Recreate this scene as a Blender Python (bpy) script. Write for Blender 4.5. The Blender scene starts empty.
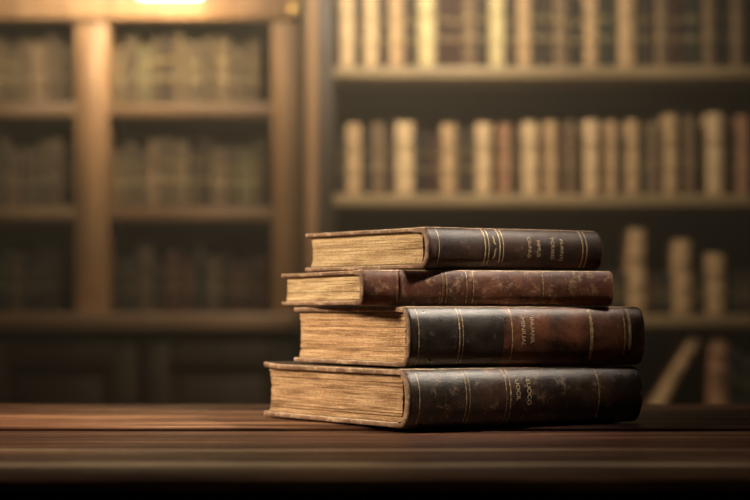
import bpy, bmesh, math, random
from mathutils import Vector, Matrix, noise as mnoise

# ------------------------------------------------------------------ camera, world, lights, exposure
C = bpy.context.scene.collection
SC = bpy.context.scene
F = 2200.0            # focal length in pixels of the 750 px wide frame
EYE = 0.88            # eye height
HOR = 310.0           # horizon row
TABLE_Z = 0.76

cam_d = bpy.data.cameras.new('camera')
cam = bpy.data.objects.new('camera', cam_d)
C.objects.link(cam)
cam.location = (0, 0, EYE)
cam.rotation_euler = (math.pi / 2, 0, 0)
cam_d.sensor_width = 36
cam_d.lens = F * 36 / 750
cam_d.shift_y = (HOR - 250) / 750
cam_d.clip_start = 0.05
cam_d.dof.use_dof = True
cam_d.dof.focus_distance = 2.25
cam_d.dof.aperture_fstop = 4.4
SC.camera = cam

w = bpy.data.worlds.new('world')
w.use_nodes = True
w.node_tree.nodes['Background'].inputs[0].default_value = (1.0, 0.78, 0.52, 1)
w.node_tree.nodes['Background'].inputs[1].default_value = 0.010
SC.world = w

SC.view_settings.view_transform = 'Standard'
SC.view_settings.look = 'None'
SC.view_settings.gamma = 1
SC.view_settings.use_curve_mapping = False
SC.view_settings.exposure = 0.0


def area(name, loc, target, size, power, color, spread=None, size_y=None):
    d = bpy.data.lights.new(name, 'AREA')
    d.energy = power
    d.color = color
    d.size = size
    if size_y:
        d.shape = 'RECTANGLE'
        d.size_y = size_y
    if spread:
        d.spread = math.radians(spread)
    o = bpy.data.objects.new(name, d)
    C.objects.link(o)
    o.location = loc
    o.rotation_euler = (Vector(target) - Vector(loc)).to_track_quat('-Z', 'Y').to_euler()
    return o


# warm lamp to the left of the table, then added glint, fill, bookcase and haze lights
area('table_lamp_light', (-1.22, 2.16, 1.46), (-0.26, 2.40, 0.80), 0.26, 9.0, (1.0, 0.78, 0.56), spread=80)
area('glint_light', (0.62, 2.22, 1.80), (0.05, 2.26, 0.86), 0.06, 0.60, (1.0, 0.86, 0.70), spread=28)  # added unseen light that puts the glint on the spines
area('fill_light', (1.10, 0.40, 1.95), (0.08, 2.28, 0.84), 0.6, 0.12, (1.0, 0.80, 0.60), spread=60)  # added weak fill for the dark spines, no real source
area('left_bookcase_fill', (-0.72, 5.80, 2.05), (-0.78, 6.45, 1.88), 0.4, 5.2, (1.0, 0.80, 0.52), spread=78)  # added light without a fixture, brightens the left uprights
area('right_bookcase_fill', (0.00, 5.18, 2.08), (0.15, 6.1, 1.70), 0.5, 13.0, (1.0, 0.80, 0.55), spread=112)  # added light without a fixture, brightens the right shelves
area('haze_fill', (-0.20, 4.75, 3.02), (-0.20, 4.75, 0.0), 1.1, 9.0, (1.0, 0.80, 0.56), spread=84)  # added broad light, no fixture, makes the haze glow


# ------------------------------------------------------------------ helpers
def P(px, py, d):
    return Vector(((px - 375) * d / F, d, EYE - (py - HOR) * d / F))


def link_mesh(name, bm, mats, parent=None, smooth=True):
    me = bpy.data.meshes.new(name)
    bmesh.ops.recalc_face_normals(bm, faces=bm.faces)
    bm.to_mesh(me)
    bm.free()
    if smooth:
        for p in me.polygons:
            p.use_smooth = True
        me.set_sharp_from_angle(angle=math.radians(42))
    for m in (mats if isinstance(mats, (list, tuple)) else [mats]):
        me.materials.append(m)
    o = bpy.data.objects.new(name, me)
    C.objects.link(o)
    if parent is not None:
        o.parent = parent
    return o


def thing(name, label, cat, loc=(0, 0, 0), rotz=0.0, group=None):
    o = bpy.data.objects.new(name, None)
    o.empty_display_size = 0.05
    C.objects.link(o)
    o.location = loc
    o.rotation_euler = (0, 0, rotz)
    o['label'] = label
    o['category'] = cat
    if group:
        o['group'] = group
    return o


def structure(name, bm, mat):
    o = link_mesh(name, bm, mat)
    o['kind'] = 'structure'
    return o


def add_box(bm, lo, hi, bev=0.0, seg=2):
    r = bmesh.ops.create_cube(bm, size=1.0)
    vs = r['verts']
    lo = Vector(lo); hi = Vector(hi)
    for v in vs:
        v.co = Vector((lo[i] + (v.co[i] + 0.5) * (hi[i] - lo[i]) for i in range(3)))
    if bev > 0:
        es = list({e for v in vs for e in v.link_edges})
        bmesh.ops.bevel(bm, geom=es, offset=bev, segments=seg, profile=0.5, affect='EDGES')


def box(lo, hi, bev=0.0, seg=2):
    bm = bmesh.new()
    add_box(bm, lo, hi, bev, seg)
    return bm


def loft(bm, loops, caps=True, close=True, mat_of=None):
    rows = [[bm.verts.new(p) for p in lp] for lp in loops]
    n = len(rows[0])
    for a, b in zip(rows[:-1], rows[1:]):
        for i in range(n if close else n - 1):
            j = (i + 1) % n
            f = bm.faces.new((a[i], a[j], b[j], b[i]))
            if mat_of:
                f.material_index = mat_of(i)
    if caps and close:
        f1 = bm.faces.new(rows[0]); f2 = bm.faces.new(list(reversed(rows[-1])))
        if mat_of:
            f1.material_index = mat_of(-1); f2.material_index = mat_of(-1)
    return rows


def lathe(bm, prof, center, axis='Z', n=20):
    loops = []
    c = Vector(center)
    for k in range(n):
        a = 2 * math.pi * k / n
        lp = []
        for r, h in prof:
            if axis == 'Z':
                lp.append(c + Vector((r * math.cos(a), r * math.sin(a), h)))
            elif axis == 'Y':
                lp.append(c + Vector((r * math.cos(a), h, r * math.sin(a))))
            else:
                lp.append(c + Vector((h, r * math.cos(a), r * math.sin(a))))
        loops.append(lp)
    rows = [[bm.verts.new(p) for p in lp] for lp in loops]
    m = len(prof)
    for k in range(n):
        a, b = rows[k], rows[(k + 1) % n]
        for i in range(m - 1):
            bm.faces.new((a[i], a[i + 1], b[i + 1], b[i]))
    bmesh.ops.remove_doubles(bm, verts=bm.verts, dist=1e-6)


def sweep(bm, pts, r, n=10):
    pts = [Vector(p) for p in pts]
    loops = []
    for i, p in enumerate(pts):
        t = (pts[min(i + 1, len(pts) - 1)] - pts[max(i - 1, 0)]).normalized()
        up = Vector((1, 0, 0)) if abs(t.x) < 0.9 else Vector((0, 0, 1))
        u = t.cross(up).normalized(); v = t.cross(u).normalized()
        loops.append([p + u * (r * math.cos(2 * math.pi * k / n)) + v * (r * math.sin(2 * math.pi * k / n)) for k in range(n)])
    loft(bm, loops)


# ------------------------------------------------------------------ materials
class NT:
    def __init__(self, name):
        self.m = bpy.data.materials.new(name)
        self.m.use_nodes = True
        self.t = self.m.node_tree
        self.b = self.t.nodes['Principled BSDF']

    def n(self, typ, **kw):
        nd = self.t.nodes.new(typ)
        for k, v in kw.items():
            setattr(nd, k, v)
        return nd

    def l(self, a, b):
        self.t.links.new(a, b)

    def coord(self, scale=(1, 1, 1), loc=(0, 0, 0)):
        tc = self.n('ShaderNodeTexCoord')
        mp = self.n('ShaderNodeMapping')
        mp.inputs['Scale'].default_value = scale
        mp.inputs['Location'].default_value = loc
        self.l(tc.outputs['Object'], mp.inputs['Vector'])
        return mp.outputs['Vector']

    def noise(self, vec, scale, detail=6, rough=0.6, dist=0.0):
        nd = self.n('ShaderNodeTexNoise')
        nd.inputs['Scale'].default_value = scale
        nd.inputs['Detail'].default_value = detail
        nd.inputs['Roughness'].default_value = rough
        nd.inputs['Distortion'].default_value = dist
        self.l(vec, nd.inputs['Vector'])
        return nd.outputs['Fac']

    def ramp(self, fac, stops):
        r = self.n('ShaderNodeValToRGB')
        while len(r.color_ramp.elements) < len(stops):
            r.color_ramp.elements.new(0.5)
        for e, (p, c) in zip(r.color_ramp.elements, stops):
            e.position = p
            e.color = (c, c, c, 1) if isinstance(c, (int, float)) else (*c, 1)
        self.l(fac, r.inputs['Fac'])
        return r.outputs['Color']

    def mix(self, fac, a, b):
        x = self.n('ShaderNodeMix', data_type='RGBA')
        for s, v in ((x.inputs['Factor'], fac), (x.inputs[6], a), (x.inputs[7], b)):
            if isinstance(v, (int, float)):
                s.default_value = v
            elif isinstance(v, tuple):
                s.default_value = (*v, 1)
            else:
                self.l(v, s)
        return x.outputs[2]

    def bump(self, h, strength, dist=0.001):
        b = self.n('ShaderNodeBump')
        b.inputs['Strength'].default_value = strength
        b.inputs['Distance'].default_value = dist
        self.l(h, b.inputs['Height'])
        self.l(b.outputs['Normal'], self.b.inputs['Normal'])

    def set(self, **kw):
        for k, v in kw.items():
            s = self.b.inputs[k.replace('_', ' ')]
            if isinstance(v, tuple):
                s.default_value = (*v, 1)
            elif isinstance(v, (int, float)):
                s.default_value = v
            else:
                self.l(v, s)
        return self.m


def leather(name, base, mottled, scuff, scuff_at=0.60, split=None, base2=None, mottled2=None, seed=0.0, rough=(0.38, 0.6), spec=0.5):
    k = NT(name)
    v = k.coord(loc=(seed, seed * 0.7, seed * 1.3))
    n1 = k.noise(v, 26, 8, 0.62, 0.6)
    n2 = k.noise(v, 85, 10, 0.78, 0.25)
    n3 = k.noise(v, 900, 3, 0.6)
    n4 = k.noise(v, 260, 4, 0.7)
    col = k.ramp(n1, [(0.36, base), (0.66, mottled)])
    if split is not None:
        col2 = k.ramp(n1, [(0.36, base2), (0.64, mottled2)])
        sx = k.n('ShaderNodeSeparateXYZ')
        tc = k.n('ShaderNodeTexCoord')
        k.l(tc.outputs['Object'], sx.inputs[0])
        th = k.n('ShaderNodeMath', operation='GREATER_THAN')
        k.l(sx.outputs['X'], th.inputs[0])
        th.inputs[1].default_value = split
        col = k.mix(th.outputs[0], col, col2)
    mask = k.ramp(n2, [(scuff_at, 0.0), (scuff_at + 0.09, 0.8)])
    col = k.mix(mask, col, scuff)
    fine = k.ramp(n4, [(0.30, 0.0), (0.75, 0.35)])
    col = k.mix(fine, col, tuple(c * 0.45 for c in base))
    k.set(Base_Color=col, Roughness=k.ramp(n2, [(0.3, rough[0]), (0.7, rough[1])]))
    k.b.inputs['Specular IOR Level'].default_value = spec
    add = k.n('ShaderNodeMath', operation='ADD')
    k.l(n3, add.inputs[0]); k.l(n2, add.inputs[1])
    k.bump(add.outputs[0], 0.35, 0.0012)
    return k.m


def paper(name, dark, mid, light, seed=0.0):
    k = NT(name)
    lines = k.noise(k.coord((14, 14, 520), (seed, 0, seed)), 1.0, 6, 0.75)
    bands = k.noise(k.coord((10, 10, 150), (seed, 0, seed)), 1.0, 5, 0.65)
    spots = k.noise(k.coord((1, 1, 1), (seed, 0, 0)), 60, 8, 0.75, 0.8)
    grain = k.noise(k.coord((1, 1, 1.6), (seed, 0, 0)), 520, 4, 0.8)
    col = k.ramp(lines, [(0.34, dark), (0.47, mid), (0.66, light)])
    col = k.mix(k.ramp(bands, [(0.36, 0.75), (0.48, 0.0)]), col, dark)
    col = k.mix(k.ramp(spots, [(0.50, 0.0), (0.68, 0.65)]), col, mid)
    col = k.mix(k.ramp(grain, [(0.40, 0.65), (0.55, 0.0)]), col, dark)
    col = k.mix(k.ramp(grain, [(0.56, 0.0), (0.68, 0.55)]), col, light)
    k.set(Base_Color=col, Roughness=0.9)
    k.b.inputs['Specular IOR Level'].default_value = 0.15
    add = k.n('ShaderNodeMath', operation='ADD')
    k.l(lines, add.inputs[0]); k.l(grain, add.inputs[1])
    k.bump(add.outputs[0], 0.7, 0.0015)
    return k.m


def wood(name, dark, mid, light, scale=(1.6, 26, 26), rough=(0.35, 0.6), spec=0.4, streak=0.5):
    k = NT(name)
    v = k.coord(scale)
    n1 = k.noise(v, 1.0, 8, 0.65, 0.5)
    n2 = k.noise(k.coord(tuple(s * 4 for s in scale)), 1.0, 6, 0.7)
    n3 = k.noise(k.coord((1, 1, 1)), 5.0, 4, 0.6)
    col = k.ramp(n1, [(0.32, dark), (0.52, mid), (0.74, light)])
    col = k.mix(k.ramp(n2, [(0.50, 0.0), (0.75, streak)]), col, dark)
    col = k.mix(k.ramp(n3, [(0.40, 0.35), (0.65, 0.0)]), col, dark)
    k.set(Base_Color=col, Roughness=k.ramp(n2, [(0.3, rough[0]), (0.75, rough[1])]))
    k.b.inputs['Specular IOR Level'].default_value = spec
    k.bump(n2, 0.25, 0.002)
    return k.m


def plain(name, col, rough=0.6, metallic=0.0, spec=0.4, var=0.25, scale=40):
    k = NT(name)
    n = k.noise(k.coord(), scale, 5, 0.6)
    c = k.ramp(n, [(0.3, tuple(x * (1 - var) for x in col)), (0.7, tuple(min(1, x * (1 + var)) for x in col))])
    k.set(Base_Color=c, Roughness=rough, Metallic=metallic)
    k.b.inputs['Specular IOR Level'].default_value = spec
    return k.m


def gilt(name, col, worn, seed=0.0, at=0.5):
    k = NT(name)
    n = k.noise(k.coord(loc=(seed, seed, 0)), 320, 5, 0.7)
    fac = k.ramp(n, [(at - 0.08, 1.0), (at + 0.12, 0.0)])
    k.set(Base_Color=k.mix(fac, worn, col), Roughness=0.42, Metallic=k.ramp(n, [(at - 0.1, 0.25), (at + 0.1, 0.05)]))
    return k.m



kt = NT('table_wood')
g1 = kt.noise(kt.coord((1.0, 13, 13)), 1.0, 8, 0.7, 0.6)
g2 = kt.noise(kt.coord((4, 120, 60)), 1.0, 6, 0.7)
g3 = kt.noise(kt.coord((1.6, 5, 5)), 1.0, 4, 0.6, 0.5)
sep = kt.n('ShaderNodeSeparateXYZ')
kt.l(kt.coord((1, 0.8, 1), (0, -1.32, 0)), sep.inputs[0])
col = kt.ramp(g1, [(0.42, (0.018, 0.007, 0.004)), (0.50, (0.105, 0.042, 0.021)), (0.60, (0.46, 0.245, 0.135))])
col = kt.mix(kt.ramp(g2, [(0.44, 0.0), (0.58, 0.85)]), col, (0.028, 0.011, 0.007))
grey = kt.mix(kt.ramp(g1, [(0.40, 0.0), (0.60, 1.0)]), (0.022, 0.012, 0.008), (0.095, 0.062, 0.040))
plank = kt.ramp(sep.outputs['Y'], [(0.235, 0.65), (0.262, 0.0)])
col = kt.mix(plank, col, grey)  # front plank greyed to imitate the reflection of the lit bookcase
dark = kt.ramp(sep.outputs['Y'], [(0.245, 0.0), (0.262, 0.74), (0.490, 0.74), (0.508, 0.0)])
col = kt.mix(dark, col, (0.036, 0.015, 0.009))
col = kt.mix(kt.ramp(g3, [(0.40, 0.6), (0.54, 0.0)]), col, (0.032, 0.012, 0.008))
edge_highlight = kt.ramp(sep.outputs['Y'], [(0.060, 0.0), (0.080, 0.85), (0.100, 0.85), (0.112, 0.0), (0.232, 0.0), (0.240, 0.9), (0.256, 0.9), (0.262, 0.0)])  # highlights along the plank edges, painted in as pale strips
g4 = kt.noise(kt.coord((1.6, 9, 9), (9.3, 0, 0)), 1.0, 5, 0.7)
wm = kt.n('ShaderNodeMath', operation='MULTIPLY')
kt.l(edge_highlight, wm.inputs[0]); kt.l(kt.ramp(g4, [(0.38, 0.0), (0.54, 1.0)]), wm.inputs[1])
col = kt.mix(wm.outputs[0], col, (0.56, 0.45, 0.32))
kt.set(Base_Color=col, Roughness=kt.ramp(g2, [(0.35, 0.30), (0.65, 0.62)]))
kt.b.inputs['Specular IOR Level'].default_value = 0.15
kt.bump(g2, 0.5, 0.004)
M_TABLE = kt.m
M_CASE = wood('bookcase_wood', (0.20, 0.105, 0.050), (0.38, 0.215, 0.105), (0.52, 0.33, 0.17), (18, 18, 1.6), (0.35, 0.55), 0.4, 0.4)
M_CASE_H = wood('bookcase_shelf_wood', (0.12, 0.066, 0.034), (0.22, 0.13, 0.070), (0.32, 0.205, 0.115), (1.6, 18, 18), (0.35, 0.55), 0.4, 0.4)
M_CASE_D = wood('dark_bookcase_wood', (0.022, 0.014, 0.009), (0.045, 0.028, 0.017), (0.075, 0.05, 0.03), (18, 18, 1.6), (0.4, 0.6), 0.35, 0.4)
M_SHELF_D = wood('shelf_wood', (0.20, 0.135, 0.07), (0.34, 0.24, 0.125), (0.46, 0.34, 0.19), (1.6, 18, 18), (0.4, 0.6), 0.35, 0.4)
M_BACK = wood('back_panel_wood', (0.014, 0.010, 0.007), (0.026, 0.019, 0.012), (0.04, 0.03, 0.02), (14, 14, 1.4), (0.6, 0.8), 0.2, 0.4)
M_WALL = plain('wall_paint', (0.10, 0.07, 0.045), 0.85, scale=6)
M_FLOOR = wood('floor_boards', (0.03, 0.015, 0.008), (0.07, 0.035, 0.018), (0.12, 0.06, 0.03), (14, 1.4, 14), (0.4, 0.6), 0.3)
M_CEIL = plain('ceiling_plaster', (0.28, 0.22, 0.15), 0.9, scale=5)
M_BRASS = plain('brass', (0.62, 0.42, 0.16), 0.3, 1.0)
M_KNOB = plain('aged_brass', (0.30, 0.19, 0.08), 0.4, 1.0)
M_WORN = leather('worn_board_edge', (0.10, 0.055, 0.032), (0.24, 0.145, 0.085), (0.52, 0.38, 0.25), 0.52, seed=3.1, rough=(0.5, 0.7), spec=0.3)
M_RIMLIT = leather('painted_rim_light', (0.24, 0.16, 0.10), (0.44, 0.31, 0.20), (0.62, 0.48, 0.33), 0.5, seed=6.4, rough=(0.5, 0.7), spec=0.3)  # paler leather, paints the rim light on upward-facing edges
M_BAND = plain('headband_cloth', (0.26, 0.16, 0.085), 0.8, scale=500, var=0.6)

mt = NT('lamp_tube')
mt.set(Base_Color=(1.0, 0.9, 0.7))
mt.b.inputs['Emission Color'].default_value = (1.0, 0.80, 0.42, 1)
mt.b.inputs['Emission Strength'].default_value = 55.0
M_TUBE = mt.m

# ------------------------------------------------------------------ the room
structure('floor', box((-3.2, -0.6, -0.1), (3.2, 7.3, 0.0)), M_FLOOR)
structure('wall_back', box((-3.2, 7.0, 0.0), (3.2, 7.3, 3.1)), M_WALL)
structure('wall_left', box((-3.3, -0.6, 0.0), (-3.2, 7.3, 3.1)), M_WALL)
structure('wall_right', box((3.2, -0.6, 0.0), (3.3, 7.3, 3.1)), M_WALL)
structure('ceiling', box((-3.3, -0.6, 3.1), (3.3, 7.3, 3.2)), M_CEIL)

# ------------------------------------------------------------------ dusty air in front of the bookcases
kh = bpy.data.materials.new('dusty_air')
kh.use_nodes = True
kh.node_tree.nodes.remove(kh.node_tree.nodes['Principled BSDF'])
vs_ = kh.node_tree.nodes.new('ShaderNodeVolumeScatter')
vs_.inputs['Color'].default_value = (0.95, 0.84, 0.66, 1)
hn = kh.node_tree.nodes
tc_ = hn.new('ShaderNodeTexCoord'); sx_ = hn.new('ShaderNodeSeparateXYZ'); mr_ = hn.new('ShaderNodeMapRange')
kh.node_tree.links.new(tc_.outputs['Object'], sx_.inputs[0])
kh.node_tree.links.new(sx_.outputs['Z'], mr_.inputs['Value'])
for k_, v_ in (('From Min', 0.7), ('From Max', 1.8), ('To Min', 0.03), ('To Max', 0.20)):
    mr_.inputs[k_].default_value = v_
kh.node_tree.links.new(mr_.outputs['Result'], vs_.inputs['Density'])
vs_.inputs['Anisotropy'].default_value = 0.2
kh.node_tree.links.new(vs_.outputs[0], kh.node_tree.nodes['Material Output'].inputs['Volume'])
hz = link_mesh('haze', box((-3.1, 3.3, 0.02), (3.1, 5.93, 3.05)), kh)
hz['kind'] = 'stuff'
hz['label'] = 'warm dusty haze hanging in front of the bookcases'
hz['category'] = 'haze'

# ------------------------------------------------------------------ right bookcase
RD = 6.0                                   # distance of its front
rx0, rx1 = P(302, 0, RD).x, 1.62
R_DEPTH = 0.32
rc = thing('bookcase', 'dark wooden bookcase with open shelves of pale and dark books, behind the book stack', 'bookcase', (0, 0, 0))
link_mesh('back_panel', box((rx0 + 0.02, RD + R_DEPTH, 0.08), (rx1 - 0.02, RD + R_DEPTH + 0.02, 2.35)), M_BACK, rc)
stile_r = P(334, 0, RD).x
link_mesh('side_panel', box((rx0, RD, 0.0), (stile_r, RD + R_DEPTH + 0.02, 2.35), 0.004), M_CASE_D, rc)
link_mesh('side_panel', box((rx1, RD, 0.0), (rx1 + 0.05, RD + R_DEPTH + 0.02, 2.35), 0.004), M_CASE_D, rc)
bm = bmesh.new()
lathe(bm, [(0.0, 0.0), (0.020, 0.0), (0.024, 0.03), (0.016, 0.06), (0.017, 2.20), (0.024, 2.25), (0.02, 2.30), (0.0, 2.30)], (P(312, 0, RD).x, RD - 0.001, 0.02), 'Z', 20)
link_mesh('half_round_column', bm, M_CASE, rc)
R_SHELVES = [0.10, None, None, None, None, 2.25]
r_sh = {'upper': P(0, 66, RD).z, 'middle': P(0, 194, RD).z, 'lower': P(0, 315, RD).z, 'bottom': P(0, 392, RD).z - 0.03}
for zz in (0.10, r_sh['lower'] - 0.37, r_sh['lower'], r_sh['middle'], r_sh['upper'], r_sh['upper'] + 0.36):
    link_mesh('shelf', box((stile_r, RD + 0.001, zz - 0.032), (rx1, RD + R_DEPTH, zz), 0.004), M_SHELF_D, rc)
R_BOTTOM = r_sh['lower'] - 0.37
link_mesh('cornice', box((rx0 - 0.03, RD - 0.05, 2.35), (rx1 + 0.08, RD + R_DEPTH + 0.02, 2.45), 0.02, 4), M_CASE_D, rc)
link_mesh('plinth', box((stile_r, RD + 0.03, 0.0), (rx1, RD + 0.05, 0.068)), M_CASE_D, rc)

# ------------------------------------------------------------------ left bookcase
LD = 6.45
lx1 = P(302, 0, LD).x - 0.002
lx0 = -1.75
L_DEPTH = 0.32
lc = thing('bookcase', 'brown wooden bookcase with lit uprights and cupboards below, under the glowing lamp', 'bookcase', (0, 0, 0))
LEDGE_Z = P(0, 313, 6.25).z
link_mesh('back_panel', box((lx0, LD + L_DEPTH, 0.05), (lx1, LD + L_DEPTH + 0.02, 2.2)), M_BACK, lc)
ups = [(P(75, 0, LD).x, P(108, 0, LD).x), (P(272, 0, LD).x, lx1), (lx0, lx0 + 0.09)]
HEAD_Z = P(0, 20, LD).z
for a, b in ups:
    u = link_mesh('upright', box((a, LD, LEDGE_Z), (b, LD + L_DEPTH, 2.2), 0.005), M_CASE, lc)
    bm = bmesh.new()
    add_box(bm, (a + (b - a) * 0.28, LD - 0.010, LEDGE_Z + 0.06), (b - (b - a) * 0.28, LD + 0.002, HEAD_Z - 0.04), 0.005)
    link_mesh('raised_moulding', bm, M_CASE, u)
oc = P(296, 10, LD)
bm = bmesh.new()
lathe(bm, [(0.0, -0.048), (0.008, -0.044), (0.015, -0.030), (0.019, -0.010), (0.019, 0.012), (0.014, 0.032), (0.007, 0.046), (0.0, 0.050)], (oc.x, LD - 0.036, oc.z), 'Z', 20)
link_mesh('added_glint_piece', bm, M_BRASS, lc)  # made-up piece, added to give a bright spot on the upright
hd = link_mesh('header_rail', box((lx0, LD - 0.030, HEAD_Z), (lx1, LD + 0.05, HEAD_Z + 0.24), 0.006), M_CASE, lc)
bm = bmesh.new()
prof = [(0, 0), (0.02, 0), (0.035, 0.015), (0.05, 0.05), (0.075, 0.065), (0.075, 0.09), (0, 0.09)]
loft(bm, [[Vector((x, LD - 0.02 - p, HEAD_Z + 0.22 + q)) for p, q in prof] for x in (lx0, lx1)])
link_mesh('cornice', bm, M_CASE_H, lc)
link_mesh('top_panel', box((lx0, LD, 2.2), (lx1, LD + L_DEPTH + 0.02, 2.23)), M_CASE, lc)
lb = {'outer': (lx0 + 0.09, P(75, 0, LD).x), 'centre': (P(108, 0, LD).x, P(272, 0, LD).x)}
l_z = {'upper': P(0, 103, LD).z, 'middle': P(0, 207, LD).z, 'lower': LEDGE_Z}
for bay, (a, b) in lb.items():
    for s in ('upper', 'middle'):
        link_mesh('shelf', box((a, LD + 0.006, l_z[s] - 0.038), (b, LD + L_DEPTH, l_z[s]), 0.005), M_CASE_H, lc)
bm = bmesh.new()
add_box(bm, (lx0 - 0.02, 6.22, LEDGE_Z - 0.05), (rx0 - 0.003, LD + L_DEPTH + 0.02, LEDGE_Z), 0.010, 3)
link_mesh('ledge', bm, M_CASE_H, lc)
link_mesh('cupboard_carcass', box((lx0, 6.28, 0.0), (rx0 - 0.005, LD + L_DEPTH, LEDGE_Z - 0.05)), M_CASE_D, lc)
dw = 0.46
x = rx0 - 0.01
n = 0
while x - dw > lx0:
    a, b = x - dw + 0.012, x - 0.012
    z0, z1 = 0.10, LEDGE_Z - 0.085
    bm = bmesh.new()
    st = 0.07
    add_box(bm, (a, 6.255, z0), (a + st, 6.28, z1), 0.004)
    add_box(bm, (b - st, 6.255, z0), (b, 6.28, z1), 0.004)
    add_box(bm, (a + st, 6.255, z1 - st), (b - st, 6.28, z1), 0.004)
    add_box(bm, (a + st, 6.255, z0), (b - st, 6.28, z0 + st), 0.004)
    add_box(bm, (a + st, 6.270, z0 + st), (b - st, 6.28, z1 - st), 0.0)
    add_box(bm, (a + st + 0.03, 6.262, z0 + st + 0.03), (b - st - 0.03, 6.272, z1 - st - 0.03), 0.006)
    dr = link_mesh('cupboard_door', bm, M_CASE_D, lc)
    bm = bmesh.new()
    kx = (b - 0.035) if n % 2 else (a + 0.035)
    lathe(bm, [(0.0, -0.028), (0.010, -0.026), (0.014, -0.018), (0.010, -0.010), (0.006, -0.006), (0.008, 0.0)], (kx, 6.255, z1 - 0.25), 'Y', 16)
    link_mesh('knob', bm, M_KNOB, dr)
    x -= dw
    n += 1

# ------------------------------------------------------------------ lamp on the bookcase header
lp = P(170, -8, 6.28)
pl = thing('picture_lamp', 'glowing brass lamp on the bookcase header at the top of the view', 'lamp', (lp.x, LD - 0.03, lp.z + 0.05))
def lw(x, y, z):
    return Vector((x, y, z))
bm = bmesh.new()
lathe(bm, [(0.0, -0.014), (0.022, -0.014), (0.030, -0.006), (0.032, -0.001), (0.0, -0.001)], (0, 0, 0.02), 'Y', 24)
link_mesh('wall_plate', bm, M_BRASS, pl)
bm = bmesh.new()
sweep(bm, [(0, -0.01, 0.02), (0, -0.05, 0.045), (0, -0.10, 0.050), (0, -0.135, 0.02), (0, -0.14, -0.012)], 0.006, 12)
link_mesh('arm', bm, M_BRASS, pl)
bm = bmesh.new()
lps = []
for xx in (-0.105, 0.105):
    lps.append([Vector((xx, -0.14 + r * math.cos(t), -0.045 + r * math.sin(t)))
                for r, ts in ((0.036, [i * math.pi / 14 for i in range(15)]), (0.033, [i * math.pi / 14 for i in range(14, -1, -1)])) for t in ts])
loft(bm, lps)
for xx in (-0.105, 0.102):
    loft(bm, [[Vector((q, -0.14 + 0.036 * math.cos(i * math.pi / 14), -0.045 + 0.036 * math.sin(i * math.pi / 14))) for i in range(15)] for q in (xx, xx + 0.003)])
link_mesh('lamp_shade', bm, M_BRASS, pl)
bm = bmesh.new()
lathe(bm, [(0.0, -0.092), (0.010, -0.090), (0.015, -0.080), (0.015, 0.080), (0.010, 0.090), (0.0, 0.092)], (0, -0.14, -0.050), 'X', 20)
link_mesh('bulb_tube', bm, M_TUBE, pl)
ld = bpy.data.lights.new('picture_lamp_light', 'AREA')
ld.shape = 'RECTANGLE'; ld.size = 0.18; ld.size_y = 0.05
ld.energy = 2.4; ld.color = (1.0, 0.76, 0.42)
lo = bpy.data.objects.new('picture_lamp_light', ld)
C.objects.link(lo)
lo.location = (lp.x, LD - 0.17, lp.z - 0.020)
lo.rotation_euler = (math.radians(50), 0, 0)

# ------------------------------------------------------------------ shelf books
PAL = {
    'tan': (0.52, 0.34, 0.18), 'cream': (0.68, 0.48, 0.27), 'yellowish': (0.66, 0.54, 0.27), 'reddish': (0.38, 0.20, 0.115),
    'brown': (0.20, 0.13, 0.075), 'olive': (0.23, 0.20, 0.10), 'grey': (0.26, 0.22, 0.16),
    'drab': (0.085, 0.060, 0.036), 'umber': (0.13, 0.088, 0.050), 'khaki': (0.13, 0.11, 0.058), 'black': (0.020, 0.017, 0.014), 'dark brown': (0.040, 0.026, 0.017), 'dark green': (0.022, 0.026, 0.018), 'maroon': (0.055, 0.022, 0.016),
}
BM = {k: plain(k.replace(' ', '_') + '_cloth', v, 0.65, 0, 0.3, 0.3, 30) for k, v in PAL.items()}
M_SPAGE = paper('shelf_page_paper', (0.16, 0.10, 0.05), (0.34, 0.25, 0.14), (0.50, 0.39, 0.23))
M_SGILT = plain('spine_gilt', (0.50, 0.38, 0.16), 0.45, 0.5)
ORD = ['first', 'second', 'third', 'fourth', 'fifth', 'sixth', 'seventh', 'eighth', 'ninth', 'tenth', 'eleventh', 'twelfth',
       'thirteenth', 'fourteenth', 'fifteenth', 'sixteenth', 'seventeenth', 'eighteenth', 'nineteenth', 'twentieth']
rng = random.Random(7)


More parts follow.
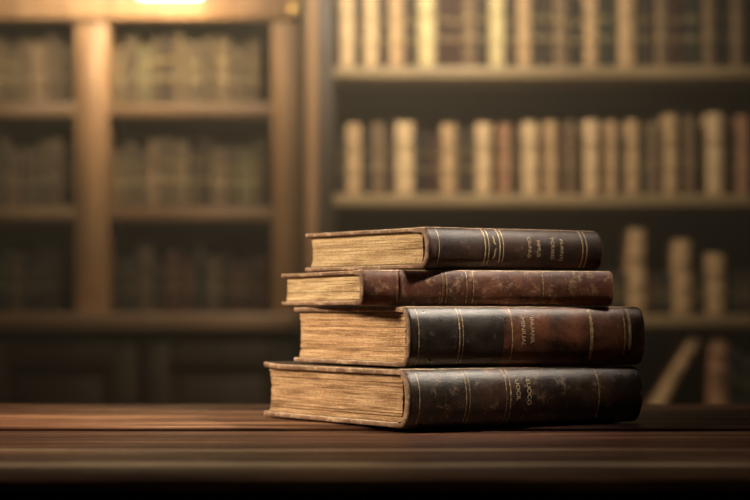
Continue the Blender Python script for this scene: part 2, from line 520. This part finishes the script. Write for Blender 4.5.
def shelf_book(label, group, x0, x1, y, z, h, mat, depth=0.20, bands=True, tilt=0.0):
    """upright book, spine towards the room; its root stands at the middle of the spine's foot"""
    w_ = x1 - x0
    r = thing('shelf_book', label, 'book', ((x0 + x1) / 2, y, z + 0.0005), 0, group)
    r.rotation_euler = (0, tilt, 0)
    t = min(0.004, w_ * 0.16)
    hw = w_ / 2
    bulge = min(0.010, w_ * 0.28)
    outer = [(-hw, depth)] + [(-hw * math.cos(a), bulge - bulge * math.sin(a)) for a in [i * math.pi / 12 for i in range(13)]] + [(hw, depth)]
    inner = [(hw - t, depth)] + [((hw - t) * math.cos(a), bulge + t - bulge * math.sin(a)) for a in [i * math.pi / 12 for i in range(13)]] + [(-hw + t, depth)]
    ring = outer + inner
    bm = bmesh.new()
    bz = [h * f for f in (0.14, 0.34, 0.72, 0.88)]
    zs = [0.0, 0.003, 0.006]
    for b in bz:
        zs += [b - 0.005, b - 0.003, b + 0.003, b + 0.005]
    zs += [h - 0.006, h - 0.003, h]
    loops = []
    for q in zs:
        e = 0.0015 if q in (0.0, h) else 0.0
        k = 0.0018 if any(abs(q - b) < 0.004 for b in bz) else 0.0
        lp_ = []
        for i, (px_, py_) in enumerate(ring):
            if 1 < i < 14:
                py_ -= k - e
            lp_.append(Vector((px_, py_, q)))
        loops.append(lp_)
    loft(bm, loops)
    link_mesh('cover', bm, mat, r)
    bm = bmesh.new()
    add_box(bm, (-hw + t, bulge + t + 0.001, 0.004), (hw - t, depth - 0.005, h - 0.004))
    link_mesh('page_block', bm, M_SPAGE, r)
    if bands:
        for b in (bz[1] + 0.012, bz[2] - 0.012):
            bm = bmesh.new()
            pts_o = [(-hw * math.cos(a), bulge - bulge * math.sin(a) - 0.0006) for a in [math.pi * (0.06 + 0.88 * i / 10) for i in range(11)]]
            pts_i = [(p, q + 0.0009) for p, q in reversed(pts_o)]
            loft(bm, [[Vector((p, q, zz)) for p, q in pts_o + pts_i] for zz in (b - 0.002, b + 0.002)])
            link_mesh('gilt_band', bm, M_SGILT, r)
    return r


def fill_shelf(where, group, d, z, xs, pale, dark_h, jit=0.006):
    """pale = [(px0, px1, py_top, colour)] seen on this shelf; dark books fill the spaces between"""
    s = d / F
    cur = xs[0]
    seq = [(a, b, t, c) for a, b, t, c in pale] + [(xs[1], None, None, None)]
    for i, (a, b, t, c) in enumerate(seq):
        gap = a - cur
        k = int(round(gap / 15.0))
        if gap < 9:
            k = 0
        if k:
            wpx = (gap - 1.0) / k
            for j in range(k):
                h = dark_h * rng.uniform(0.86, 1.02)
                mat = BM[rng.choice(['black', 'dark brown', 'dark green', 'dark brown', 'maroon'])]
                if i == 0:
                    lab = f'{ORD[j]} dark book from the upright at the left end of the {where}'
                    if k == 1:
                        lab = f'dark book against the upright at the left end of the {where}'
                elif b is None:
                    lab = f'{ORD[j]} dark book after the last pale spine, {where}' if k > 1 else f'dark book after the last pale spine, {where}'
                elif k == 1:
                    lab = f'dark book between {ORD[i-1]} and {ORD[i]} pale spines, {where}'
                else:
                    lab = f'{ORD[j]} dark book between {ORD[i-1]} and {ORD[i]} pale spines, {where}'
                xa = (cur + 0.6 + j * wpx - 375) * s
                xb = (cur + 0.6 + (j + 1) * wpx - 0.5 - 375) * s
                shelf_book(lab, group, xa, xb, d + 0.06 + rng.uniform(0, 0.015), z, h, mat)
        if b is None:
            break
        h = EYE - (t - HOR) * s - z
        lab = f'{ORD[i]} of the pale spines from the left, {c}, {where}'
        shelf_book(lab, group, (a - 375) * s, (b - 375) * s, d + 0.045 + rng.uniform(0, jit), z, h, BM[c])
        cur = b


fill_shelf('right bookcase\'s upper shelf', 'books on the upper shelf of the right bookcase', RD, r_sh['upper'], (336, 800), [
    (340, 354, -14, 'cream'), (364, 378, -10, 'cream'), (389, 404, -12, 'tan'), (419, 436, -18, 'yellowish'), (464, 477, -12, 'brown'),
    (491, 506, -16, 'yellowish'), (519, 533, -12, 'tan'), (556, 570, -8, 'brown'), (587, 600, -16, 'tan'), (621, 638, -14, 'tan'),
    (659, 671, -12, 'brown'), (707, 719, -14, 'brown'), (736, 747, -10, 'brown')], 0.22)
fill_shelf('right bookcase\'s middle shelf', 'books on the middle shelf of the right bookcase', RD, r_sh['middle'], (336, 800), [
    (346, 361, 123, 'tan'), (372, 385, 122, 'brown'), (396, 414, 121, 'cream'), (442, 457, 123, 'tan'), (477, 493, 122, 'cream'),
    (500, 513, 123, 'reddish'), (524, 540, 121, 'cream'), (547, 559, 120, 'tan'), (568, 577, 120, 'brown'), (587, 601, 119, 'cream'),
    (609, 619, 120, 'tan'), (629, 642, 119, 'tan'), (651, 662, 121, 'brown'), (667, 681, 113, 'tan'), (688, 698, 115, 'brown'),
    (711, 727, 112, 'cream'), (742, 753, 114, 'reddish')], 0.185)
fill_shelf('right bookcase\'s lower shelf', 'books on the lower shelf of the right bookcase', RD, r_sh['lower'], (612, 770), [
    (631, 648, 229, 'tan'), (677, 694, 240, 'tan'), (711, 728, 254, 'tan')], 0.13)
# bottom shelf: a leaning pale book, a dark one and an upright brown one
s6 = RD / F
bx = (640 - 375) * s6
zb = R_BOTTOM
shelf_book('brown book leaning to the right on the bottom shelf of the right bookcase', 'books on the bottom shelf of the right bookcase',
           bx - 0.016, bx + 0.016, RD + 0.03, zb + 0.009, 0.335, BM['tan'], tilt=math.radians(28))
shelf_book('upright reddish book on the bottom shelf of the right bookcase', 'books on the bottom shelf of the right bookcase',
           (712 - 375) * s6, (730 - 375) * s6, RD + 0.03, zb, 0.30, BM['reddish'])
for j, (a, b) in enumerate(((731, 744), (745, 760))):
    shelf_book(f'{ORD[j]} dark book right of the upright reddish one on the bottom shelf', 'books on the bottom shelf of the right bookcase',
               (a - 375) * s6, (b - 375) * s6, RD + 0.035, zb, 0.28 - 0.02 * j, BM['dark green' if j else 'black'])


def row(where, group, x0, x1, d, z, hmin, hmax, cols):
    x = x0
    i = 0
    while x < x1 - 0.03:
        wd = rng.uniform(0.030, 0.052)
        if x + wd > x1 - 0.004:
            break
        c = cols[i % len(cols)] if rng.random() < 0.6 else rng.choice(cols)
        shelf_book(f'{ORD[i]} book from the left, {c}, {where}', group, x, x + wd - 0.0015, d + 0.075 + rng.uniform(0, 0.02), z,
                   rng.uniform(hmin, hmax), BM[c], bands=rng.random() < 0.6)
        x += wd
        i += 1


dull = ['umber', 'drab', 'khaki', 'drab', 'brown', 'umber', 'drab', 'dark brown']
for bay, (a, b) in lb.items():
    a2 = max(a, P(-25, 0, LD).x) + 0.004
    bn = 'between the lit uprights' if bay == 'centre' else 'left of the lit uprights'
    row(f'on the upper shelf {bn}', f'books on the upper shelf {bn}', a2, b - 0.004, LD, l_z['upper'], 0.17, 0.215, dull)
    row(f'on the middle shelf {bn}', f'books on the middle shelf {bn}', a2, b - 0.004, LD, l_z['middle'], 0.17, 0.21, dull)
    row(f'on the ledge {bn}', f'books on the ledge {bn}', a2, b - 0.004, LD, l_z['lower'], 0.15, 0.20, ['dark brown', 'dark green', 'drab', 'black', 'maroon'])

# ------------------------------------------------------------------ the table
tb = thing('library_table', 'long worn reddish brown plank table carrying the stack of old books', 'table', (0, 0, 0))
edges = [1.655, 1.965, 2.280, 2.575, 2.875]
bm = bmesh.new()
TX0, TX1 = -1.25, 1.25
for k in range(4):
    y0, y1 = edges[k] + 0.0018, edges[k + 1] - 0.0018
    loops = []
    for i in range(121):
        x = TX0 + (TX1 - TX0) * i / 120
        ja = 0.0022 * mnoise.noise(Vector((x * 9, k * 5.1, 0))) + 0.0012 * mnoise.noise(Vector((x * 40, k * 3.3, 2)))
        jb = 0.0022 * mnoise.noise(Vector((x * 9, k * 5.1 + 5.1, 0.0))) - 0.0015 * abs(mnoise.noise(Vector((x * 30, k * 3.3, 7))))
        a, b = y0 + ja, y1 + jb
        top = []
        m = 22
        zk = (-0.0024, -0.0032, 0.0, -0.0010)[k]
        for j in range(m + 1):
            f = j / m
            yy = a + (b - a) * f
            dz = 0.0008 * mnoise.noise(Vector((x * 2.0, yy * 26, k))) - 0.0009
            ed = min(f, 1 - f) * (b - a)
            rr = 0.010 if (k == 0 and f < 0.5) or (k == 3 and f > 0.5) else 0.004
            if ed < rr:
                q = 1 - ed / rr
                dz -= rr * 0.45 * q * q
            top.append(Vector((x, yy, TABLE_Z - 0.0004 + zk + dz)))
        th = 0.016
        loops.append(top + [Vector((x, b, TABLE_Z - th)), Vector((x, a, TABLE_Z - th))])
    loft(bm, loops)
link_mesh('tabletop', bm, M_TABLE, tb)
bm = bmesh.new()
add_box(bm, (-1.16, 1.74, TABLE_Z - 0.11), (1.16, 1.765, TABLE_Z - 0.016), 0.002)
add_box(bm, (-1.16, 2.765, TABLE_Z - 0.11), (1.16, 2.79, TABLE_Z - 0.016), 0.002)
add_box(bm, (-1.16, 1.765, TABLE_Z - 0.11), (-1.135, 2.765, TABLE_Z - 0.016), 0.002)
add_box(bm, (1.135, 1.765, TABLE_Z - 0.11), (1.16, 2.765, TABLE_Z - 0.016), 0.002)
link_mesh('apron', bm, M_CASE_D, tb)
for sx in (-1, 1):
    for yy in (1.80, 2.73):
        bm = bmesh.new()
        loops = []
        for zz, hw in ((0.0, 0.022), (0.30, 0.030), (0.58, 0.036), (0.60, 0.040), (TABLE_Z - 0.016, 0.040)):
            loops.append([Vector((sx * 1.095 + q * hw, yy + p * hw, zz)) for q, p in ((-1, -1), (1, -1), (1, 1), (-1, 1))])
        loft(bm, loops)
        link_mesh('leg', bm, M_CASE_D, tb)


# ------------------------------------------------------------------ the old books of the stack
def text_verts(body, size):
    cu = bpy.data.curves.new('lettering_tmp', 'FONT')
    cu.body = body
    cu.size = size
    cu.align_x = 'CENTER'
    cu.align_y = 'CENTER'
    o = bpy.data.objects.new('lettering_tmp', cu)
    C.objects.link(o)
    dg = bpy.context.evaluated_depsgraph_get()
    dg.update()
    me = bpy.data.meshes.new_from_object(o.evaluated_get(dg))
    vs = [v.co.copy() for v in me.vertices]
    fs = [tuple(p.vertices) for p in me.polygons]
    bpy.data.objects.remove(o)
    bpy.data.curves.remove(cu)
    bpy.data.meshes.remove(me)
    return vs, fs


def old_book(label, xF, xL, xR, th_deg, D, z, T, mats, bulge, lines, texts, seed, bt=0.0052, layers=44, ornament=None, curl=0.0, bands=(), groove=()):
    th = math.radians(th_deg)
    c, s = math.cos(th), math.sin(th)
    XF = (xF - 375) * D / F
    qL, qR = (xL - 375) / F, (xR - 375) / F
    Wd = (XF - qL * D) / (s + qL * c)
    H = (qR * D - XF) / (c - qR * s)
    root = thing('old_book', label, 'book', (XF, D, z), th, 'old leather books stacked on the table')
    m_lea, m_pap, m_gold = mats
    rr = random.Random(seed)

    def px_to_x(px):       # distance along the spine of the point seen at column px
        q = (px - 375) / F
        return (q * D - XF) / (c - q * s)

    lift = 0.0006
    # ---- boards
    def board(z0, name, up):
        bm = bmesh.new()
        st = [0, 0.0008, 0.002, 0.004, 0.007] + [0.007 + (H - 0.014) * i / 24 for i in range(1, 24)] + [H - 0.007, H - 0.004, H - 0.002, H - 0.0008, H]
        loops = []
        for x in st:
            e = min(x, H - x)
            rc_ = 0.006
            y1 = Wd
            if e < rc_:
                y1 -= rc_ - math.sqrt(max(0, rc_ * rc_ - (rc_ - e) ** 2))
            y1 += 0.0012 * mnoise.noise(Vector((x * 60, seed, up)))
            hh = bt / 2
            if e < 0.002:
                hh *= 0.55 + 0.45 * math.sqrt(max(0, 1 - (1 - e / 0.002) ** 2))
            ys = [0.004 + (y1 - 0.0022 - 0.004) * i / 14 for i in range(15)]
            topz, botz = [], []
            for y in ys:
                wz = 0.0003 * mnoise.noise(Vector((x * 22, y * 22, seed + up)))
                cz = 0.0
                f = max(0.0, (y - 0.86 * Wd) / (0.14 * Wd))
                if up:
                    cz = curl * f * f * max(0.0, 1 - x / (0.6 * H))
                topz.append((y, z0 + bt / 2 + hh + (0 if not up else wz * 0.6) + cz))
                botz.append((y, z0 + bt / 2 - hh + (wz if up else 0) + cz))
            yt, zt = topz[-1]; yb, zb_ = botz[-1]
            zm = (zt + zb_) / 2
            edge = [(y1 - 0.0022 + 0.0022 * math.cos(a), zm + hh * math.sin(a)) for a in [math.radians(q) for q in (60, 30, 0, -30, -60)]]
            lp_ = [Vector((x, y, q)) for y, q in topz] + [Vector((x, y, q)) for y, q in edge] + [Vector((x, y, q)) for y, q in reversed(botz)]
            loops.append(lp_)
        nt = 15
        rows = loft(bm, loops, True, True)
        bm.normal_update()
        bmesh.ops.recalc_face_normals(bm, faces=bm.faces)
        for f in bm.faces:
            nz = f.normal.z
            f.material_index = 0 if abs(nz) > 0.88 and f.calc_center_median().y < Wd - 0.0035 else (2 if nz > 0.12 else 1)  # upward-facing edges take the leather with painted rim light
        return link_mesh(name, bm, [m_lea, M_WORN, M_RIMLIT], root)

    bb = board(lift, 'back_board', 0)
    fb = board(T - bt - lift, 'front_board', 1)

    # ---- page block: thin bundles of leaves
    bm = bmesh.new()
    z0, z1 = bt + lift, T - bt - lift
    zs = [z0]
    for i in range(layers):
        zs.append(zs[-1] + rr.uniform(0.4, 1.6))
    sc = (z1 - z0) / (zs[-1] - z0)
    zs = [z0 + (q - z0) * sc for q in zs]
    for i in range(layers):
        a, b = zs[i], zs[i + 1]
        u = ((a + b) / 2 - z0) / (z1 - z0)
        arc = math.sqrt(max(0, 1 - (2 * u - 1) ** 2))
        yb = -bulge * 0.15 * arc + 0.0060
        yf = Wd - 0.0065 - 0.007 * arc + rr.uniform(-0.0006, 0.0004)
        xh = 0.0048 + rr.uniform(-0.0004, 0.0007) + (0.0008 if rr.random() < 0.12 else 0)
        xt = H - 0.0035 + rr.uniform(-0.0006, 0.0003)
        nn = 16
        head = [Vector((xh + 0.0003 * mnoise.noise(Vector((i * 3.7, q * 6, seed))), yb + (yf - yb) * q / nn, 0)) for q in range(nn + 1)]
        foot = [Vector((xt, yf, 0)), Vector((xt, yb, 0))]
        ring = head + foot
        ee = min(0.00012, (b - a) * 0.2)
        loops = []
        for zz, ins in ((a, ee), (a + (b - a) * 0.25, 0.0), (b - (b - a) * 0.25, 0.0), (b, ee)):
            loops.append([Vector((p.x + (ins if q <= nn else -ins), p.y, zz)) for q, p in enumerate(ring)])
        loft(bm, loops)
    link_mesh('page_block', bm, m_pap, root, smooth=False)

    # ---- spine
    half = T / 2

    def arc_pt(x, a, off=0.0):
        e = min(x + 0.001, H + 0.001 - x)
        ins = 0.0
        if e < 0.005:
            ins = 0.0042 * (1 - math.sqrt(max(0, 1 - (1 - max(0, e) / 0.005) ** 2)))
        bb_ = 0.0
        for bx_ in bands:
            bb_ += 0.0016 * math.exp(-((x - bx_) / 0.0022) ** 2)
        for gx_ in groove:
            bb_ -= 0.0014 * math.exp(-((x - gx_) / 0.0012) ** 2)
        wob = 0.0004 * mnoise.noise(Vector((x * 45, a * 2.2, seed)))
        ca, sa = math.cos(a), math.sin(a)
        p = 0.95
        yy = -(bulge) * (abs(ca) ** p) - (bb_ + wob + off - ins) * ca
        zz = half + (half - 0.0001 + (off * 0.5 - ins) * 1.0) * sa
        return Vector((x, yy, zz))

    bm = bmesh.new()
    st = sorted(set([-0.001, -0.0006, 0.0, 0.001, 0.002, 0.003, 0.004] + [0.004 + (H - 0.008) * i / 150 for i in range(1, 150)] +
                    [H - 0.004, H - 0.003, H - 0.002, H - 0.001, H, H + 0.0006, H + 0.001] +
                    [q + d for q in list(bands) + list(groove) for d in (-0.003, -0.0015, -0.0007, 0, 0.0007, 0.0015, 0.003)]))
    N = 26
    loops = []
    for x in st:
        outer = [arc_pt(x, math.pi / 2 - math.pi * i / N) for i in range(N + 1)]
        zt, zb_ = outer[0].z, outer[-1].z
        flap = 0.016 + 0.0012 * mnoise.noise(Vector((x * 50, 3, seed)))
        lp_ = [Vector((x, flap, zt + 0.0001)), Vector((x, 0.006, zt + 0.0001))] + outer + [Vector((x, 0.006, zb_ - 0.0001)), Vector((x, flap, zb_ - 0.0001))]
        tk = 0.0019
        inner = []
        for i in range(N, -1, -1):
            a = math.pi / 2 - math.pi * i / N
            o_ = outer[i]
            inner.append(Vector((x, o_.y + tk * math.cos(a), o_.z - tk * 0.75 * math.sin(a))))
        lp_ += [Vector((x, flap, zb_ + 0.0008)), Vector((x, 0.006, inner[0].z))] + inner + [Vector((x, 0.006, inner[-1].z)), Vector((x, flap, zt - 0.0008))]
        loops.append(lp_)
    loft(bm, loops)
    bmesh.ops.recalc_face_normals(bm, faces=bm.faces)
    for f in bm.faces:
        ctr = f.calc_center_median()
        if ctr.x < 0.0012 or ctr.x > H - 0.0008:
            f.material_index = 1
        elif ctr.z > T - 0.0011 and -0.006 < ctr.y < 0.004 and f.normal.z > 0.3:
            f.material_index = 2  # rim light painted along the top of the spine
    sp = link_mesh('spine', bm, [m_lea, M_WORN, M_RIMLIT], root)

    # ---- headbands
    for xx in (0.0028, H - 0.0028):
        bm = bmesh.new()
        sweep(bm, [(xx, -bulge * 0.52 * math.cos(a) + 0.0015, half + (half - bt - 0.0014) * math.sin(a)) for a in [math.radians(85 - 17 * i) for i in range(11)]], 0.0017, 8)
        link_mesh('headband', bm, M_BAND, root)

    # ---- gilt lines across the spine
    for px, wmm, a0, a1 in lines:
        x = px_to_x(px)
        bm = bmesh.new()
        hwid = wmm * 0.0005
        angs = [math.radians(a0 + (a1 - a0) * i / 30) for i in range(31)]
        loops = []
        for i, a in enumerate(angs):
            hw = hwid * (0.75 + 0.5 * abs(mnoise.noise(Vector((i * 0.9, px, seed)))) + 0.2)
            if i in (0, 30):
                hw *= 0.3
            loops.append([arc_pt(x - hw, a, 0.0001), arc_pt(x - hw, a, 0.0004), arc_pt(x + hw, a, 0.0004), arc_pt(x + hw, a, 0.0001)])
        loft(bm, loops)
        link_mesh('gilt_line', bm, m_gold, sp)

    # ---- gilt lettering running down the spine
    for px, body, ctr_f, size in texts:
        x0 = px_to_x(px)
        vs, fs = text_verts(body, size)
        bm = bmesh.new()
        bv = []
        for v in vs:
            zz = T * (1 - ctr_f) - v.x
            sa = max(-0.97, min(0.97, (zz - half) / half))
            bv.append(bm.verts.new(arc_pt(x0 + v.y * 0.9, math.asin(sa), 0.0004)))
        for f in fs:
            try:
                bm.faces.new([bv[i] for i in f])
            except ValueError:
                pass
        bmesh.ops.recalc_face_normals(bm, faces=bm.faces)
        if sum(f.normal.y for f in bm.faces) > 0:
            bmesh.ops.reverse_faces(bm, faces=bm.faces)
        me = bpy.data.meshes.new('lettering')
        bm.to_mesh(me); bm.free()
        me.materials.append(M_LETTER)
        o = bpy.data.objects.new('lettering', me)
        C.objects.link(o)
        o.parent = sp
    if ornament:
        x0 = px_to_x(ornament)
        bm = bmesh.new()
        for pts in ([(-0.0012, 0.80), (0.0002, 0.74), (-0.0002, 0.68), (0.0014, 0.60)], [(0.0018, 0.50), (0.0004, 0.42), (0.0006, 0.34), (-0.0012, 0.26)]):
            loops = []
            for dx, f in pts:
                a = math.asin(2 * f - 1)
                hw = 0.0007
                loops.append([arc_pt(x0 + dx - hw, a, 0.0001), arc_pt(x0 + dx - hw, a, 0.0005), arc_pt(x0 + dx + hw, a, 0.0005), arc_pt(x0 + dx + hw, a, 0.0001)])
            loft(bm, loops)
        link_mesh('gilt_ornament', bm, m_gold, sp)
    print('old_book', label[:30], 'W', round(Wd, 3), 'H', round(H, 3))
    return root


L_BOT = leather('black_brown_leather', (0.012, 0.0085, 0.006), (0.050, 0.031, 0.020), (0.26, 0.16, 0.095), 0.545, 0.085, (0.016, 0.009, 0.006), (0.062, 0.030, 0.018), 1.7, (0.22, 0.5), 0.6)
L_SEC = leather('black_and_tan_leather', (0.014, 0.010, 0.007), (0.036, 0.027, 0.019), (0.15, 0.09, 0.055), 0.575, 0.110, (0.022, 0.011, 0.007), (0.20, 0.070, 0.036), 5.2, (0.22, 0.45), 0.6)
L_THI = leather('red_brown_leather', (0.060, 0.021, 0.012), (0.23, 0.082, 0.042), (0.46, 0.27, 0.14), 0.53, seed=8.3, rough=(0.38, 0.65), spec=0.4)
L_TOP = leather('dark_brown_leather', (0.016, 0.009, 0.006), (0.072, 0.036, 0.023), (0.20, 0.11, 0.07), 0.57, seed=11.9, rough=(0.34, 0.6), spec=0.45)
G_BOT = gilt('dull_gilt', (0.62, 0.48, 0.28), (0.14, 0.09, 0.05), 1.0, 0.42)
G_SEC = gilt('worn_gilt', (0.80, 0.60, 0.32), (0.22, 0.14, 0.075), 2.0, 0.40)
G_TOP = gilt('bright_gilt', (0.95, 0.78, 0.46), (0.45, 0.32, 0.16), 4.0, 0.36)
M_LETTER = gilt('letter_gilt', (0.95, 0.80, 0.54), (0.50, 0.38, 0.22), 7.0, 0.36)
P_1 = paper('page_paper_umber', (0.12, 0.062, 0.030), (0.36, 0.225, 0.115), (0.60, 0.43, 0.25), 0.3)
P_2 = paper('page_paper_ochre', (0.14, 0.072, 0.033), (0.44, 0.275, 0.140), (0.68, 0.49, 0.29), 2.3)
P_3 = paper('page_paper_straw', (0.18, 0.11, 0.050), (0.47, 0.34, 0.18), (0.70, 0.56, 0.34), 4.3)

z = TABLE_Z
T1, T2, T3, T4 = 0.0605, 0.0625, 0.0372, 0.0437
old_book('thick black brown leather book lying on the table, lowest of the stack', 400, 262, 633, 30, 2.220, z, T1, (L_BOT, P_1, G_BOT), 0.019,
         [(410, 1.2, 70, -64), (456.5, 1.2, 68, -60), (460, 1.0, 68, -60), (496.5, 1.0, 72, -60), (500.5, 1.6, 72, -60), (588.5, 1.6, 66, -55)],
         [(508, 'UOCIL', 0.38, 0.0074), (519, '-EUOCO', 0.40, 0.0076)], 11, bt=0.006, curl=0.0025, layers=46)
z += T1 + 0.0007
old_book('thick leather book, black and tan spine, second from the bottom of the stack', 403, 292, 638, 27, 2.236, z, T2, (L_SEC, P_2, G_SEC), 0.015,
         [(412, 0.9, 72, -66), (452.5, 1.2, 70, -62), (456, 0.8, 70, -62), (505, 1.4, 74, -62), (584, 3.6, 74, -52), (617, 1.6, 70, -40), (622, 3.4, 70, -30)],
         [(516, '-MINIUAL', 0.40, 0.0078), (525, 'INUANIL', 0.40, 0.0072)], 23, layers=40)
z += T2 + 0.0007
old_book('thin red brown leather book, third from the bottom, sticking out left', 360, 280, 611, 19, 2.250, z, T3, (L_THI, P_3, G_SEC), 0.008,
         [(440, 0.8, 66, -62), (444, 0.8, 66, -62), (464, 0.8, 66, -62), (470.5, 1.2, 66, -62), (540, 1.0, 50, -50)],
         [], 37, bt=0.0042, layers=26, groove=(0.0395,))
z += T3 + 0.0007
old_book('dark brown leather book with gilt lettering, topmost of the stack', 421, 303, 595, 33, 2.268, z, T4, (L_TOP, P_3, G_TOP), 0.015,
         [(431, 0.7, 66, -60), (477, 1.1, 72, -52), (480.5, 0.9, 68, -50), (491.5, 1.1, 70, -40), (495, 0.9, 68, -40), (574, 1.0, 74, -60), (578, 1.0, 70, -60)],
         [(521, 'CIUNUJI', 0.46, 0.0062), (530, 'NMUS', 0.48, 0.0066), (544, 'TCIUIED', 0.46, 0.0064), (553, 'FIURINTJ', 0.50, 0.0060)], 41,
         bt=0.0045, layers=32, ornament=486)
